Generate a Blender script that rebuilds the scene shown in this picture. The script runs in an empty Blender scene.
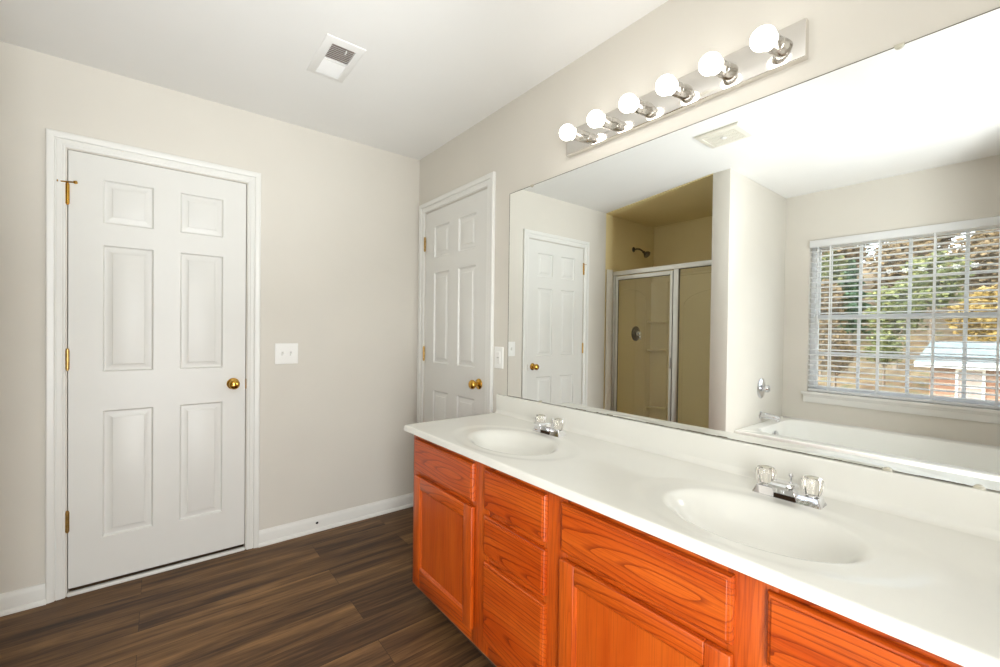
import bpy, bmesh, math, random
from mathutils import Vector, Matrix, noise
random.seed(7)
S = bpy.context.scene
COL = S.collection

# ------------------------------------------------------------------ camera
YAW, PITCH, ROLL = math.radians(36.638), math.radians(0.6442), math.radians(0.6679)
FOCAL, CX, HY, CAMZ = 423.44, 474.42, 335.82, 1.2351
cam_data = bpy.data.cameras.new('camera')
cam = bpy.data.objects.new('camera', cam_data); COL.objects.link(cam)
fh = Vector((math.sin(YAW), math.cos(YAW), 0)); rh = Vector((math.cos(YAW), -math.sin(YAW), 0)); up = Vector((0, 0, 1))
F = fh*math.cos(PITCH) - up*math.sin(PITCH)
U0 = fh*math.sin(PITCH) + up*math.cos(PITCH)
R = rh*math.cos(ROLL) + U0*math.sin(ROLL)
U = -rh*math.sin(ROLL) + U0*math.cos(ROLL)
m = Matrix((R, U, -F)).transposed().to_4x4(); m.translation = Vector((0, 0, CAMZ))
cam.matrix_world = m
cam_data.sensor_fit = 'HORIZONTAL'; cam_data.sensor_width = 36; cam_data.lens = FOCAL/1000*36
cam_data.shift_x = (500-CX)/1000; cam_data.shift_y = (HY-333.5)/1000
cam_data.clip_start = 0.01; cam_data.clip_end = 300
S.camera = cam

# ------------------------------------------------------------------ world, lights, exposure
S.view_settings.view_transform = 'Standard'
try: S.view_settings.look = 'None'
except Exception: pass
S.view_settings.gamma = 1; S.view_settings.use_curve_mapping = False
S.view_settings.exposure = 0.12
BULB = 8.6
W = bpy.data.worlds.new('sky'); S.world = W; W.use_nodes = True
nt = W.node_tree; nt.nodes.clear()
sk = nt.nodes.new('ShaderNodeTexSky'); sk.sky_type = 'NISHITA'; sk.sun_disc = False
sk.sun_elevation = math.radians(38); sk.sun_rotation = math.radians(60); sk.dust_density = 2.5; sk.air_density = 1.0
bg = nt.nodes.new('ShaderNodeBackground'); bg.inputs['Strength'].default_value = 0.85
wo = nt.nodes.new('ShaderNodeOutputWorld')
hs_ = nt.nodes.new('ShaderNodeHueSaturation'); hs_.inputs['Saturation'].default_value = .35   # hazy autumn sky
nt.links.new(sk.outputs[0], hs_.inputs['Color']); nt.links.new(hs_.outputs[0], bg.inputs[0]); nt.links.new(bg.outputs[0], wo.inputs[0])
sun_d = bpy.data.lights.new('sun', 'SUN'); sun_d.energy = 1.1; sun_d.angle = math.radians(3); sun_d.color = (1, .95, .86)
sun = bpy.data.objects.new('sun', sun_d); COL.objects.link(sun)
sun.rotation_euler = Vector((-.75, .25, -.62)).to_track_quat('-Z', 'Y').to_euler()
# bounced ceiling flash from beside the camera, plus a second spot added as fill
for nm, p, d, w, ang in (('bounced_flash', (.2, -.2, 1.2), (-.05, 2.1, 1.23), 98, 60), ('bounced_flash', (-.1, -.3, 1.2), (-.9, .5, 1.23), 88, 90)):
    fl_d = bpy.data.lights.new(nm, 'SPOT'); fl_d.energy = w; fl_d.spot_size = math.radians(ang); fl_d.spot_blend = 1.0
    fl_d.shadow_soft_size = .05; fl_d.color = (.94, .98, 1)
    fl = bpy.data.objects.new(nm, fl_d); COL.objects.link(fl)
    fl.location = p; fl.rotation_euler = Vector(d).to_track_quat('-Z', 'Y').to_euler()
# added fill light, unseen in the niche behind the camera
dl_d = bpy.data.lights.new('doorway_fill', 'AREA'); dl_d.shape = 'RECTANGLE'; dl_d.size = .66; dl_d.size_y = 1.95; dl_d.energy = 50; dl_d.color = (.94, .98, 1)
dl = bpy.data.objects.new('doorway_fill', dl_d); COL.objects.link(dl)
dl.location = (-.03, -.52, 1.0); dl.rotation_euler = (math.radians(90), 0, 0)

# ------------------------------------------------------------------ materials
MATS = {}
def lin(c):
    return tuple(((v/255)/12.92 if v/255 <= .04045 else ((v/255+.055)/1.055)**2.4) for v in c)
def new_mat(name):
    mt = bpy.data.materials.new(name); mt.use_nodes = True
    n = mt.node_tree; n.nodes.clear()
    out = n.nodes.new('ShaderNodeOutputMaterial')
    MATS[name] = mt
    return mt, n, out
def principled(n, out, color=(.8, .8, .8), rough=.5, metal=0., **kw):
    b = n.nodes.new('ShaderNodeBsdfPrincipled')
    b.inputs['Base Color'].default_value = (*color, 1); b.inputs['Roughness'].default_value = rough; b.inputs['Metallic'].default_value = metal
    for k, v in kw.items(): b.inputs[k].default_value = v
    n.links.new(b.outputs[0], out.inputs[0]); return b
def noise_tex(n, scale, detail=3, coord='Object', sc=None, rot=None):
    tc = n.nodes.new('ShaderNodeTexCoord'); t = n.nodes.new('ShaderNodeTexNoise')
    t.inputs['Scale'].default_value = scale; t.inputs['Detail'].default_value = detail
    if sc or rot:
        mp = n.nodes.new('ShaderNodeMapping')
        if sc: mp.inputs['Scale'].default_value = sc
        if rot: mp.inputs['Rotation'].default_value = rot
        n.links.new(tc.outputs[coord], mp.inputs[0]); n.links.new(mp.outputs[0], t.inputs['Vector'])
    else: n.links.new(tc.outputs[coord], t.inputs['Vector'])
    return t
def ramp(n, stops):
    r = n.nodes.new('ShaderNodeValToRGB')
    while len(r.color_ramp.elements) < len(stops): r.color_ramp.elements.new(.5)
    for e, (p, c) in zip(r.color_ramp.elements, stops): e.position = p; e.color = (*c, 1)
    return r
def simple(name, srgb, rough=.5, metal=0., vary=.03, scale=6., bump=0., bscale=200., **kw):
    mt, n, out = new_mat(name); c = lin(srgb)
    b = principled(n, out, c, rough, metal, **kw)
    t = noise_tex(n, scale)
    r = ramp(n, [(.3, tuple(v*(1-vary) for v in c)), (.7, tuple(min(1, v*(1+vary)) for v in c))])
    n.links.new(t.outputs['Fac'], r.inputs[0]); n.links.new(r.outputs[0], b.inputs['Base Color'])
    if bump:
        t2 = noise_tex(n, bscale, 2); bp = n.nodes.new('ShaderNodeBump'); bp.inputs['Strength'].default_value = bump; bp.inputs['Distance'].default_value = .001
        n.links.new(t2.outputs['Fac'], bp.inputs['Height']); n.links.new(bp.outputs[0], b.inputs['Normal'])
    return mt
simple('wall_paint', (215, 210, 200), .7, vary=.015, scale=3, bump=.15, bscale=350)
simple('ceiling_paint', (236, 235, 232), .85, vary=.01, scale=3, bump=.15, bscale=300)
simple('shower_tan', (234, 215, 160), .6, vary=.02, scale=3, bump=.15, bscale=350)  # tan tone for the shower walls and ceiling slab
simple('white_trim', (228, 227, 222), .32, vary=.01)
simple('door_white', (223, 222, 217), .38, vary=.01, bump=.04, bscale=120)
simple('plastic_white', (240, 239, 235), .3, vary=.005)
simple('plastic_grey', (205, 203, 198), .4, vary=.01)
simple('marble_top', (230, 228, 220), .22, vary=.012, scale=9, **{'Coat Weight': .25, 'Coat Roughness': .08})
simple('tub_acrylic', (246, 245, 240), .2, vary=.006, **{'Coat Weight': .3, 'Coat Roughness': .05})
simple('shower_fiberglass', (247, 229, 172), .3, vary=.02, scale=2)
simple('chrome', (225, 225, 228), .06, 1., vary=.01)
simple('shaded_chrome', (70, 54, 44), .25, 1., vary=.05)  # darkened chrome, shade and dark reflection put into the colour
simple('plate_chrome', (226, 222, 216), .10, 1., vary=.01)
simple('socket_chrome', (222, 220, 216), .2, 1., vary=.02)
simple('brushed_nickel', (128, 122, 113), .22, 1., vary=.02)
simple('satin_aluminium', (226, 224, 218), .33, .85, vary=.03, scale=14)
simple('brass', (212, 166, 78), .16, 1., vary=.08, scale=40)
simple('old_brass', (186, 152, 92), .28, 1., vary=.2, scale=60)
simple('dark_gap', (34, 30, 27), .8, vary=.1)
simple('vent_dark', (150, 138, 130), .7, vary=.1)
simple('vent_white', (233, 232, 229), .4, vary=.01)
simple('fan_cream', (224, 219, 206), .45, vary=.02)
simple('mirror_edge', (120, 114, 100), .5, vary=.35, scale=60)
simple('clip_plastic', (196, 190, 172), .25, vary=.05)
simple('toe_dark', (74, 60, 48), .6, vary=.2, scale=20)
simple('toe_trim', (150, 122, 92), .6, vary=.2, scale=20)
simple('caulk', (228, 222, 208), .5, vary=.04, scale=50)

for nm, c_, f_ in (('blind_white', (249, 250, 250), .30), ('window_vinyl', (250, 251, 251), .28)):
    mt, n, out = new_mat(nm); b = principled(n, out, lin(c_), .35)
    tl = n.nodes.new('ShaderNodeBsdfTranslucent'); tl.inputs[0].default_value = (*lin(c_), 1)
    t = noise_tex(n, 6.); rr0 = ramp(n, [(.3, tuple(v*.99 for v in lin(c_))), (.7, lin(c_))]); n.links.new(t.outputs['Fac'], rr0.inputs[0]); n.links.new(rr0.outputs[0], b.inputs['Base Color'])
    mx = n.nodes.new('ShaderNodeMixShader'); mx.inputs[0].default_value = f_
    n.links.new(b.outputs[0], mx.inputs[1]); n.links.new(tl.outputs[0], mx.inputs[2]); n.links.new(mx.outputs[0], out.inputs[0])
mt, n, out = new_mat('mirror_silver')
g = n.nodes.new('ShaderNodeBsdfGlossy'); g.inputs['Roughness'].default_value = 0.0; g.inputs['Color'].default_value = (.932, .956, .946, 1)
n.links.new(g.outputs[0], out.inputs[0])

mt, n, out = new_mat('bulb_glow')
e = n.nodes.new('ShaderNodeEmission'); e.inputs['Color'].default_value = (1, .97, .93, 1); e.inputs['Strength'].default_value = BULB
n.links.new(e.outputs[0], out.inputs[0])

def pane(name, tint, refl=1.0):
    mt, n, out = new_mat(name)
    tr = n.nodes.new('ShaderNodeBsdfTransparent'); tr.inputs[0].default_value = (*tint, 1)
    gl = n.nodes.new('ShaderNodeBsdfGlossy'); gl.inputs['Roughness'].default_value = .0
    fr = n.nodes.new('ShaderNodeFresnel'); fr.inputs[0].default_value = 1.5
    ge = n.nodes.new('ShaderNodeNewGeometry'); io = n.nodes.new('ShaderNodeMapRange')   # same reflectance leaving the pane as entering it
    io.inputs['To Min'].default_value = 1.5; io.inputs['To Max'].default_value = 1/1.5
    n.links.new(ge.outputs['Backfacing'], io.inputs['Value']); n.links.new(io.outputs[0], fr.inputs[0])
    mu = n.nodes.new('ShaderNodeMath'); mu.operation = 'MULTIPLY'; mu.inputs[1].default_value = refl
    mx = n.nodes.new('ShaderNodeMixShader')
    n.links.new(fr.outputs[0], mu.inputs[0]); n.links.new(mu.outputs[0], mx.inputs[0]); n.links.new(tr.outputs[0], mx.inputs[1]); n.links.new(gl.outputs[0], mx.inputs[2]); n.links.new(mx.outputs[0], out.inputs[0])
pane('window_glass', (.96, .98, .98), 1.8)
pane('shower_glass', (.98, .985, .97), 1.0)
mt, n, out = new_mat('clear_acrylic')
principled(n, out, (1, .97, .93), .03, 0, **{'Transmission Weight': 1.0, 'IOR': 1.45})

def wood(name, axis, dark=1.0, cath=1.0, fine=1.0):
    """oak with the grain along axis (0=X 1=Y 2=Z); cath: strength of the wide cathedral rings"""
    mt, n, out = new_mat(name)
    b = principled(n, out, (.5, .2, .05), .34, 0, **{'Coat Weight': .25, 'Coat Roughness': .2})
    tc = n.nodes.new('ShaderNodeTexCoord'); oi = n.nodes.new('ShaderNodeObjectInfo')
    off = n.nodes.new('ShaderNodeVectorMath'); off.operation = 'SCALE'; off.inputs[0].default_value = (.9, 1.3, 1.1)
    n.links.new(oi.outputs['Random'], off.inputs['Scale'])
    ad = n.nodes.new('ShaderNodeVectorMath'); ad.operation = 'ADD'
    n.links.new(tc.outputs['Object'], ad.inputs[0]); n.links.new(off.outputs[0], ad.inputs[1])
    # rings around a line nearly parallel to the grain
    sc = [1, 1, 1]; sc[axis] = .11
    mp = n.nodes.new('ShaderNodeMapping'); mp.inputs['Scale'].default_value = sc
    n.links.new(tc.outputs['Object'], mp.inputs[0])
    rnd = n.nodes.new('ShaderNodeVectorMath'); rnd.operation = 'SCALE'
    n.links.new(oi.outputs['Random'], rnd.inputs['Scale'])
    rnd.inputs[0].default_value = (.015, .05 if axis != 1 else .02, .05 if axis != 2 else .02)
    av = n.nodes.new('ShaderNodeVectorMath'); av.operation = 'ADD'
    n.links.new(mp.outputs[0], av.inputs[0]); n.links.new(rnd.outputs[0], av.inputs[1])
    nz = n.nodes.new('ShaderNodeTexNoise'); nz.inputs['Scale'].default_value = 7; nz.inputs['Detail'].default_value = 3
    n.links.new(av.outputs[0], nz.inputs['Vector'])
    sb = n.nodes.new('ShaderNodeVectorMath'); sb.operation = 'SUBTRACT'; sb.inputs[1].default_value = (.5, .5, .5)
    n.links.new(nz.outputs['Color'], sb.inputs[0])
    s2 = n.nodes.new('ShaderNodeVectorMath'); s2.operation = 'SCALE'; s2.inputs['Scale'].default_value = .085
    n.links.new(sb.outputs[0], s2.inputs[0])
    a2 = n.nodes.new('ShaderNodeVectorMath'); a2.operation = 'ADD'
    n.links.new(av.outputs[0], a2.inputs[0]); n.links.new(s2.outputs[0], a2.inputs[1])
    wv = n.nodes.new('ShaderNodeTexWave'); wv.wave_type = 'RINGS'; wv.rings_direction = 'SPHERICAL'; wv.wave_profile = 'SAW'
    wv.inputs['Scale'].default_value = 24; wv.inputs['Distortion'].default_value = .6; wv.inputs['Detail'].default_value = 2; wv.inputs['Detail Scale'].default_value = 2
    n.links.new(a2.outputs[0], wv.inputs['Vector'])
    # pores: fine streaks
    sf = [260, 260, 260]; sf[axis] = 7
    mp2 = n.nodes.new('ShaderNodeMapping'); mp2.inputs['Scale'].default_value = sf
    n.links.new(ad.outputs[0], mp2.inputs[0])
    n2 = n.nodes.new('ShaderNodeTexNoise'); n2.inputs['Scale'].default_value = 1; n2.inputs['Detail'].default_value = 3
    n.links.new(mp2.outputs[0], n2.inputs['Vector'])
    # broad tone
    sg = [14, 14, 14]; sg[axis] = 1.6
    mp3 = n.nodes.new('ShaderNodeMapping'); mp3.inputs['Scale'].default_value = sg
    n.links.new(ad.outputs[0], mp3.inputs[0])
    n3 = n.nodes.new('ShaderNodeTexNoise'); n3.inputs['Scale'].default_value = 1; n3.inputs['Detail'].default_value = 2
    n.links.new(mp3.outputs[0], n3.inputs['Vector'])
    k = dark
    base = ramp(n, [(.3, tuple(v*k for v in lin((188, 72, 6)))), (.7, tuple(v*k for v in lin((210, 97, 24))))])
    n.links.new(n3.outputs['Fac'], base.inputs[0])
    rg = ramp(n, [(0., (.34, .20, .12)), (.09, (.56, .40, .28)), (.30, (1, 1, 1)), (1., (1, 1, 1))])
    n.links.new(wv.outputs['Fac'], rg.inputs[0])
    m1 = n.nodes.new('ShaderNodeMix'); m1.data_type = 'RGBA'; m1.blend_type = 'MULTIPLY'; m1.inputs['Factor'].default_value = cath
    n.links.new(base.outputs[0], m1.inputs['A']); n.links.new(rg.outputs[0], m1.inputs['B'])
    pr = ramp(n, [(.34, (.55, .42, .34)), (.52, (1, 1, 1))])
    n.links.new(n2.outputs['Fac'], pr.inputs[0])
    m2 = n.nodes.new('ShaderNodeMix'); m2.data_type = 'RGBA'; m2.blend_type = 'MULTIPLY'; m2.inputs['Factor'].default_value = .55*fine
    n.links.new(m1.outputs['Result'], m2.inputs['A']); n.links.new(pr.outputs[0], m2.inputs['B'])
    n.links.new(m2.outputs['Result'], b.inputs['Base Color'])
wood('oak_across', 1, .93, .8)
wood('oak_upright', 2, .93, .35)
wood('oak_veneer', 2, .90, .0, .7)

# dark vinyl planks laid along X
mt, n, out = new_mat('vinyl_plank')
b = principled(n, out, (.1, .06, .04), .5, 0, **{'Specular IOR Level': .3})
tc = n.nodes.new('ShaderNodeTexCoord')
br = n.nodes.new('ShaderNodeTexBrick'); br.offset = .37; br.offset_frequency = 2
br.inputs['Color1'].default_value = (0, 0, 0, 1); br.inputs['Color2'].default_value = (1, 1, 1, 1); br.inputs['Mortar'].default_value = (.5, .5, .5, 1)
br.inputs['Scale'].default_value = 1; br.inputs['Mortar Size'].default_value = .0008; br.inputs['Brick Width'].default_value = 1.22; br.inputs['Row Height'].default_value = .152; br.inputs['Bias'].default_value = 0
n.links.new(tc.outputs['Object'], br.inputs['Vector'])
mpa = n.nodes.new('ShaderNodeMapping'); mpa.inputs['Scale'].default_value = (1.3, 17, 1)
offs = n.nodes.new('ShaderNodeVectorMath'); offs.operation = 'MULTIPLY_ADD'; offs.inputs[1].default_value = (7, 5, 3)
n.links.new(br.outputs['Color'], offs.inputs[0]); n.links.new(tc.outputs['Object'], offs.inputs[2])
n.links.new(offs.outputs[0], mpa.inputs[0])
na = n.nodes.new('ShaderNodeTexNoise'); na.inputs['Scale'].default_value = 1; na.inputs['Detail'].default_value = 6; na.inputs['Roughness'].default_value = .62; na.inputs['Distortion'].default_value = .4
n.links.new(mpa.outputs[0], na.inputs['Vector'])
mpb = n.nodes.new('ShaderNodeMapping'); mpb.inputs['Scale'].default_value = (6, 140, 1)
n.links.new(offs.outputs[0], mpb.inputs[0])
nb = n.nodes.new('ShaderNodeTexNoise'); nb.inputs['Scale'].default_value = 1; nb.inputs['Detail'].default_value = 3
n.links.new(mpb.outputs[0], nb.inputs['Vector'])
mm = n.nodes.new('ShaderNodeMath'); mm.operation = 'MULTIPLY_ADD'; mm.inputs[1].default_value = .22
n.links.new(nb.outputs['Fac'], mm.inputs[0]); n.links.new(na.outputs['Fac'], mm.inputs[2])
m3 = n.nodes.new('ShaderNodeMath'); m3.operation = 'MULTIPLY_ADD'; m3.inputs[1].default_value = .10
n.links.new(br.outputs['Color'], m3.inputs[0]); n.links.new(mm.outputs[0], m3.inputs[2])
cr = ramp(n, [(.40, lin((42, 29, 19))), (.56, lin((73, 51, 33))), (.68, lin((104, 75, 47))), (.86, lin((148, 111, 70)))])
n.links.new(m3.outputs[0], cr.inputs[0])
mj = n.nodes.new('ShaderNodeMix'); mj.data_type = 'RGBA'; mj.inputs['B'].default_value = (*lin((46, 34, 25)), 1)
n.links.new(br.outputs['Fac'], mj.inputs['Factor']); n.links.new(cr.outputs[0], mj.inputs['A'])
n.links.new(mj.outputs['Result'], b.inputs['Base Color'])

def leafy(name, cols, scale=3.):
    mt, n, out = new_mat(name)
    b = principled(n, out, (.2, .2, .1), .7)
    t = noise_tex(n, scale, 4)
    r = ramp(n, [(.3 + .4*i/(len(cols)-1), lin(c)) for i, c in enumerate(cols)])
    n.links.new(t.outputs['Fac'], r.inputs[0]); n.links.new(r.outputs[0], b.inputs['Base Color'])
leafy('leaves_gold', [(112, 92, 42), (152, 126, 66), (178, 154, 94)])
leafy('leaves_brown', [(74, 62, 40), (114, 94, 62), (150, 128, 90)])
leafy('leaves_olive', [(66, 78, 44), (104, 112, 64), (144, 142, 88)])
leafy('needles_green', [(36, 60, 42), (62, 90, 62), (92, 116, 82)])
leafy('leaf_litter', [(92, 74, 52), (124, 102, 72), (146, 126, 92), (88, 92, 56)], 1.2)
leafy('bark', [(92, 78, 62), (140, 124, 104)], 12)
leafy('shingle', [(112, 124, 126), (146, 158, 158)], 1.5)
mt, n, out = new_mat('brick_wall')
b = principled(n, out, (.4, .2, .15), .8)
tc = n.nodes.new('ShaderNodeTexCoord'); br = n.nodes.new('ShaderNodeTexBrick')
mp = n.nodes.new('ShaderNodeMapping'); mp.inputs['Rotation'].default_value = (math.pi/2, 0, math.pi/2)
n.links.new(tc.outputs['Object'], mp.inputs[0]); n.links.new(mp.outputs[0], br.inputs['Vector'])
br.inputs['Color1'].default_value = (*lin((118, 88, 70)), 1); br.inputs['Color2'].default_value = (*lin((142, 112, 92)), 1); br.inputs['Mortar'].default_value = (*lin((160, 148, 130)), 1)
br.inputs['Scale'].default_value = 1; br.inputs['Brick Width'].default_value = .22; br.inputs['Row Height'].default_value = .075; br.inputs['Mortar Size'].default_value = .01
n.links.new(br.outputs['Color'], b.inputs['Base Color'])

# ------------------------------------------------------------------ mesh helpers
WL = {}
def link(o, parent, loc):
    COL.objects.link(o)
    if parent: o.parent = parent; o.location = Vector(loc) - WL[parent.name]
    else: o.location = loc
    WL[o.name] = Vector(loc)
def thing(name, loc, label=None, cat=None, group=None, kind=None):
    o = bpy.data.objects.new(name, None); o.empty_display_size = .1
    link(o, None, loc); tag(o, label, cat, group, kind); return o
def tag(o, label=None, cat=None, group=None, kind=None):
    if label: o['label'] = label
    if cat: o['category'] = cat
    if group: o['group'] = group
    if kind: o['kind'] = kind
    return o
def obj(name, bm, mat, parent=None, smooth=35, origin=None):
    """world-space bmesh -> one object, its origin at the middle of its box"""
    bmesh.ops.recalc_face_normals(bm, faces=bm.faces) if mat != 'NOFIX' else None
    lo = Vector((min(v.co[i] for v in bm.verts) for i in range(3))); hi = Vector((max(v.co[i] for v in bm.verts) for i in range(3)))
    c = Vector(origin) if origin else (lo+hi)/2
    bmesh.ops.translate(bm, verts=bm.verts, vec=-c)
    me = bpy.data.meshes.new(name); bm.to_mesh(me); bm.free()
    ms = mat if isinstance(mat, (list, tuple)) else [mat]
    for x in ms: me.materials.append(MATS[x])
    if smooth:
        me.shade_smooth(); me.set_sharp_from_angle(angle=math.radians(smooth))
    o = bpy.data.objects.new(name, me); link(o, parent, c); return o
def struct(name, bm, mat, smooth=35, label=None):
    o = obj(name, bm, mat, None, smooth); o['kind'] = 'structure'
    if label: o['label'] = label
    return o
def BM(): return bmesh.new()
def merge(bm, tmp, mi=0):
    me = bpy.data.meshes.new('t'); tmp.to_mesh(me); tmp.free()
    k = len(bm.faces); bm.from_mesh(me); bpy.data.meshes.remove(me)
    if mi:
        bm.faces.ensure_lookup_table()
        for f in bm.faces[k:]: f.material_index = mi
def box(bm, a, b, bev=0., seg=2, mi=0):
    t = bmesh.new(); bmesh.ops.create_cube(t, size=1)
    a = Vector(a); b = Vector(b); c = (a+b)/2; d = b-a
    for v in t.verts: v.co = Vector((c[i]+v.co[i]*abs(d[i]) for i in range(3)))
    if bev: bmesh.ops.bevel(t, geom=list(t.edges), offset=bev, segments=seg, affect='EDGES', profile=.5)
    merge(bm, t, mi); return bm
def cyl(bm, p0, p1, r0, r1=None, n=20, caps=True):
    r1 = r0 if r1 is None else r1
    p0 = Vector(p0); p1 = Vector(p1); d = p1-p0
    t = bmesh.new(); bmesh.ops.create_cone(t, cap_ends=caps, segments=n, radius1=r0, radius2=r1, depth=d.length)
    bmesh.ops.transform(t, matrix=Matrix.Translation((p0+p1)/2) @ d.to_track_quat('Z', 'Y').to_matrix().to_4x4(), verts=t.verts)
    merge(bm, t); return bm
def lathe(bm, prof, base, axis=(0, 0, 1), n=28):
    """prof: (radius, height) pairs along axis from base"""
    q = Vector(axis).to_track_quat('Z', 'Y'); base = Vector(base); rings = []
    for r, h in prof:
        if r < 1e-6: rings.append([bm.verts.new(base + q @ Vector((0, 0, h)))])
        else: rings.append([bm.verts.new(base + q @ Vector((r*math.cos(2*math.pi*i/n), r*math.sin(2*math.pi*i/n), h))) for i in range(n)])
    for A, B in zip(rings, rings[1:]):
        for i in range(n):
            j = (i+1) % n
            if len(A) == 1 and len(B) == 1: continue
            if len(A) == 1: bm.faces.new((A[0], B[i], B[j]))
            elif len(B) == 1: bm.faces.new((A[i], A[j], B[0]))
            else: bm.faces.new((A[i], A[j], B[j], B[i]))
    if len(rings[0]) > 1: bm.faces.new(rings[0])
    if len(rings[-1]) > 1: bm.faces.new(rings[-1])
    return bm
def tube(bm, pts, r, n=12):
    pts = [Vector(p) for p in pts]; rs = r if isinstance(r, (list, tuple)) else [r]*len(pts); rings = []
    up_ = Vector((0, 0, 1))
    for i, p in enumerate(pts):
        t = (pts[min(i+1, len(pts)-1)] - pts[max(i-1, 0)]).normalized()
        s = t.cross(up_ if abs(t.z) < .95 else Vector((1, 0, 0))).normalized(); u = s.cross(t)
        rings.append([bm.verts.new(p + s*rs[i]*math.cos(2*math.pi*k/n) + u*rs[i]*math.sin(2*math.pi*k/n)) for k in range(n)])
    for A, B in zip(rings, rings[1:]):
        for k in range(n): bm.faces.new((A[k], A[(k+1) % n], B[(k+1) % n], B[k]))
    bm.faces.new(rings[0]); bm.faces.new(rings[-1]); return bm
def loops(bm, ls, cap0=False, cap1=False, closed=True):
    """skin between loops of points"""
    vs = [[bm.verts.new(p) for p in l] for l in ls]
    for A, B in zip(vs, vs[1:]):
        k = len(A)
        for i in range(k if closed else k-1): bm.faces.new((A[i], A[(i+1) % k], B[(i+1) % k], B[i]))
    if cap0: bm.faces.new(vs[0])
    if cap1: bm.faces.new(vs[-1])
    return bm
def prism(bm, poly, ax, lo, hi):
    """2D polygon extruded along ax from lo to hi; poly is in the two other axes, in x<y<z order"""
    def P(p, t):
        l = [p[0], p[1]]; l.insert(ax, t); return l
    return loops(bm, [[P(p, lo) for p in poly], [P(p, hi) for p in poly]], True, True)
def sheet(bm, us, vs, holes, mapf, t0, t1, niche=None):
    """a slab with rectangular holes. us/vs: outer range; holes: (u0,u1,v0,v1[,depth]); mapf(u,v,t)->xyz"""
    U_ = sorted(set(list(us)+[h[0] for h in holes]+[h[1] for h in holes])); V_ = sorted(set(list(vs)+[h[2] for h in holes]+[h[3] for h in holes]))
    cache = {}
    def v(u, w, t):
        k = (round(u, 5), round(w, 5), round(t, 5))
        if k not in cache: cache[k] = bm.verts.new(mapf(u, w, t))
        return cache[k]
    def inhole(u, w):
        for h in holes:
            if h[0] < u < h[1] and h[2] < w < h[3]: return h
        return None
    for i in range(len(U_)-1):
        for j in range(len(V_)-1):
            u0, u1, w0, w1 = U_[i], U_[i+1], V_[j], V_[j+1]
            h = inhole((u0+u1)/2, (w0+w1)/2)
            d0 = t0 if h is None else (h[4] if len(h) > 4 else None)
            if d0 is None: continue
            bm.faces.new((v(u0, w0, d0), v(u1, w0, d0), v(u1, w1, d0), v(u0, w1, d0)))
            bm.faces.new((v(u0, w0, t1), v(u1, w0, t1), v(u1, w1, t1), v(u0, w1, t1)))
            for (a, b, nu, nw) in (((u0, w0), (u1, w0), (u0+u1)/2, w0-1e-4), ((u0, w1), (u1, w1), (u0+u1)/2, w1+1e-4), ((u0, w0), (u0, w1), u0-1e-4, (w0+w1)/2), ((u1, w0), (u1, w1), u1+1e-4, (w0+w1)/2)):
                out_ = nu < U_[0] or nu > U_[-1] or nw < V_[0] or nw > V_[-1]
                hn = None if out_ else inhole(nu, nw)
                dn = t1 if out_ else (t0 if hn is None else (hn[4] if len(hn) > 4 else t1))
                if out_ or abs(dn-t1) < 1e-9: s0, s1 = d0, t1
                elif abs(dn-d0) > 1e-9 and abs(dn-t1) < abs(d0-t1): s0, s1 = d0, dn
                else: continue
                bm.faces.new((v(*a, s0), v(*b, s0), v(*b, s1), v(*a, s1)))
    return bm

# ------------------------------------------------------------------ dimensions (metres; camera stands at x=0, y=0)
B = 2.6445; M = 1.468; CEIL = 2.434
SX = -1.55; WX = -1.50                # shower back wall, window wall
PY0, PY1, PEND = 1.371, 1.493, -.386  # partition between tub and shower
COR = -.676                           # where the shower starts along the back wall
D1 = (-.335, .385); D2 = (1.867, 2.550); DTOP = 2.035
TUBY = -.15
FRONT = -.46
WIN = (.017, 1.197, .735, 2.03)

# ------------------------------------------------------------------ shell
struct('floor', box(BM(), (-1.75, FRONT-.17, -.12), (M+.15, B+.2, 0)), 'vinyl_plank', 0)
struct('ceiling', box(BM(), (-1.75, FRONT-.17, CEIL), (M+.15, B+.2, CEIL+.12)), 'ceiling_paint', 0)
g = .0015
bm = sheet(BM(), (COR, M+.14), (0, CEIL), [(D1[0]-g, D1[1]+g, 0, DTOP+g, B+.07)], lambda u, v, t: (u, t, v), B, B+.16)
struct('wall_back', bm, 'wall_paint', 0)
struct('wall_shower_end', box(BM(), (-1.75, B, 0), (COR, B+.16, CEIL)), 'shower_tan', 0)
bm = sheet(BM(), (FRONT-.16, B), (0, CEIL), [(D2[0]-g, D2[1]+g, 0, DTOP+g, M+.07)], lambda u, v, t: (t, u, v), M, M+.14)
struct('wall_right', bm, 'wall_paint', 0)
struct('wall_shower_back', box(BM(), (-1.75, PY1, 0), (SX, B, CEIL)), 'shower_tan', 0)
struct('wall_partition', box(BM(), (-1.75, PY0, 0), (PEND, PY1, CEIL), .004, 2), 'wall_paint', 30)
bm = sheet(BM(), (TUBY, PY0), (0, CEIL), [WIN], lambda u, v, t: (t, u, v), WX, WX-.25)
struct('wall_window', bm, 'wall_paint', 0)
struct('wall_tub_end', box(BM(), (-1.75, FRONT-.16, 0), (PEND, TUBY, CEIL), .004, 2), 'wall_paint', 30)
DF = (-.37, .31)                       # blind doorway niche, added to hold the fill light
bm = sheet(BM(), (PEND, M), (0, CEIL), [(DF[0], DF[1], 0, DTOP, FRONT-.10)], lambda u, v, t: (u, t, v), FRONT, FRONT-.16)
struct('wall_front', bm, 'wall_paint', 0)
# thin tan slab below the ceiling over the shower, its front edge running from the back wall to the partition end
bm = prism(BM(), [(COR, B), (PEND-.004, PY1), (SX, PY1), (SX, B)], 2, CEIL-.008, CEIL)
struct('ceiling_shower', bm, 'shower_tan', 0)

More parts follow.
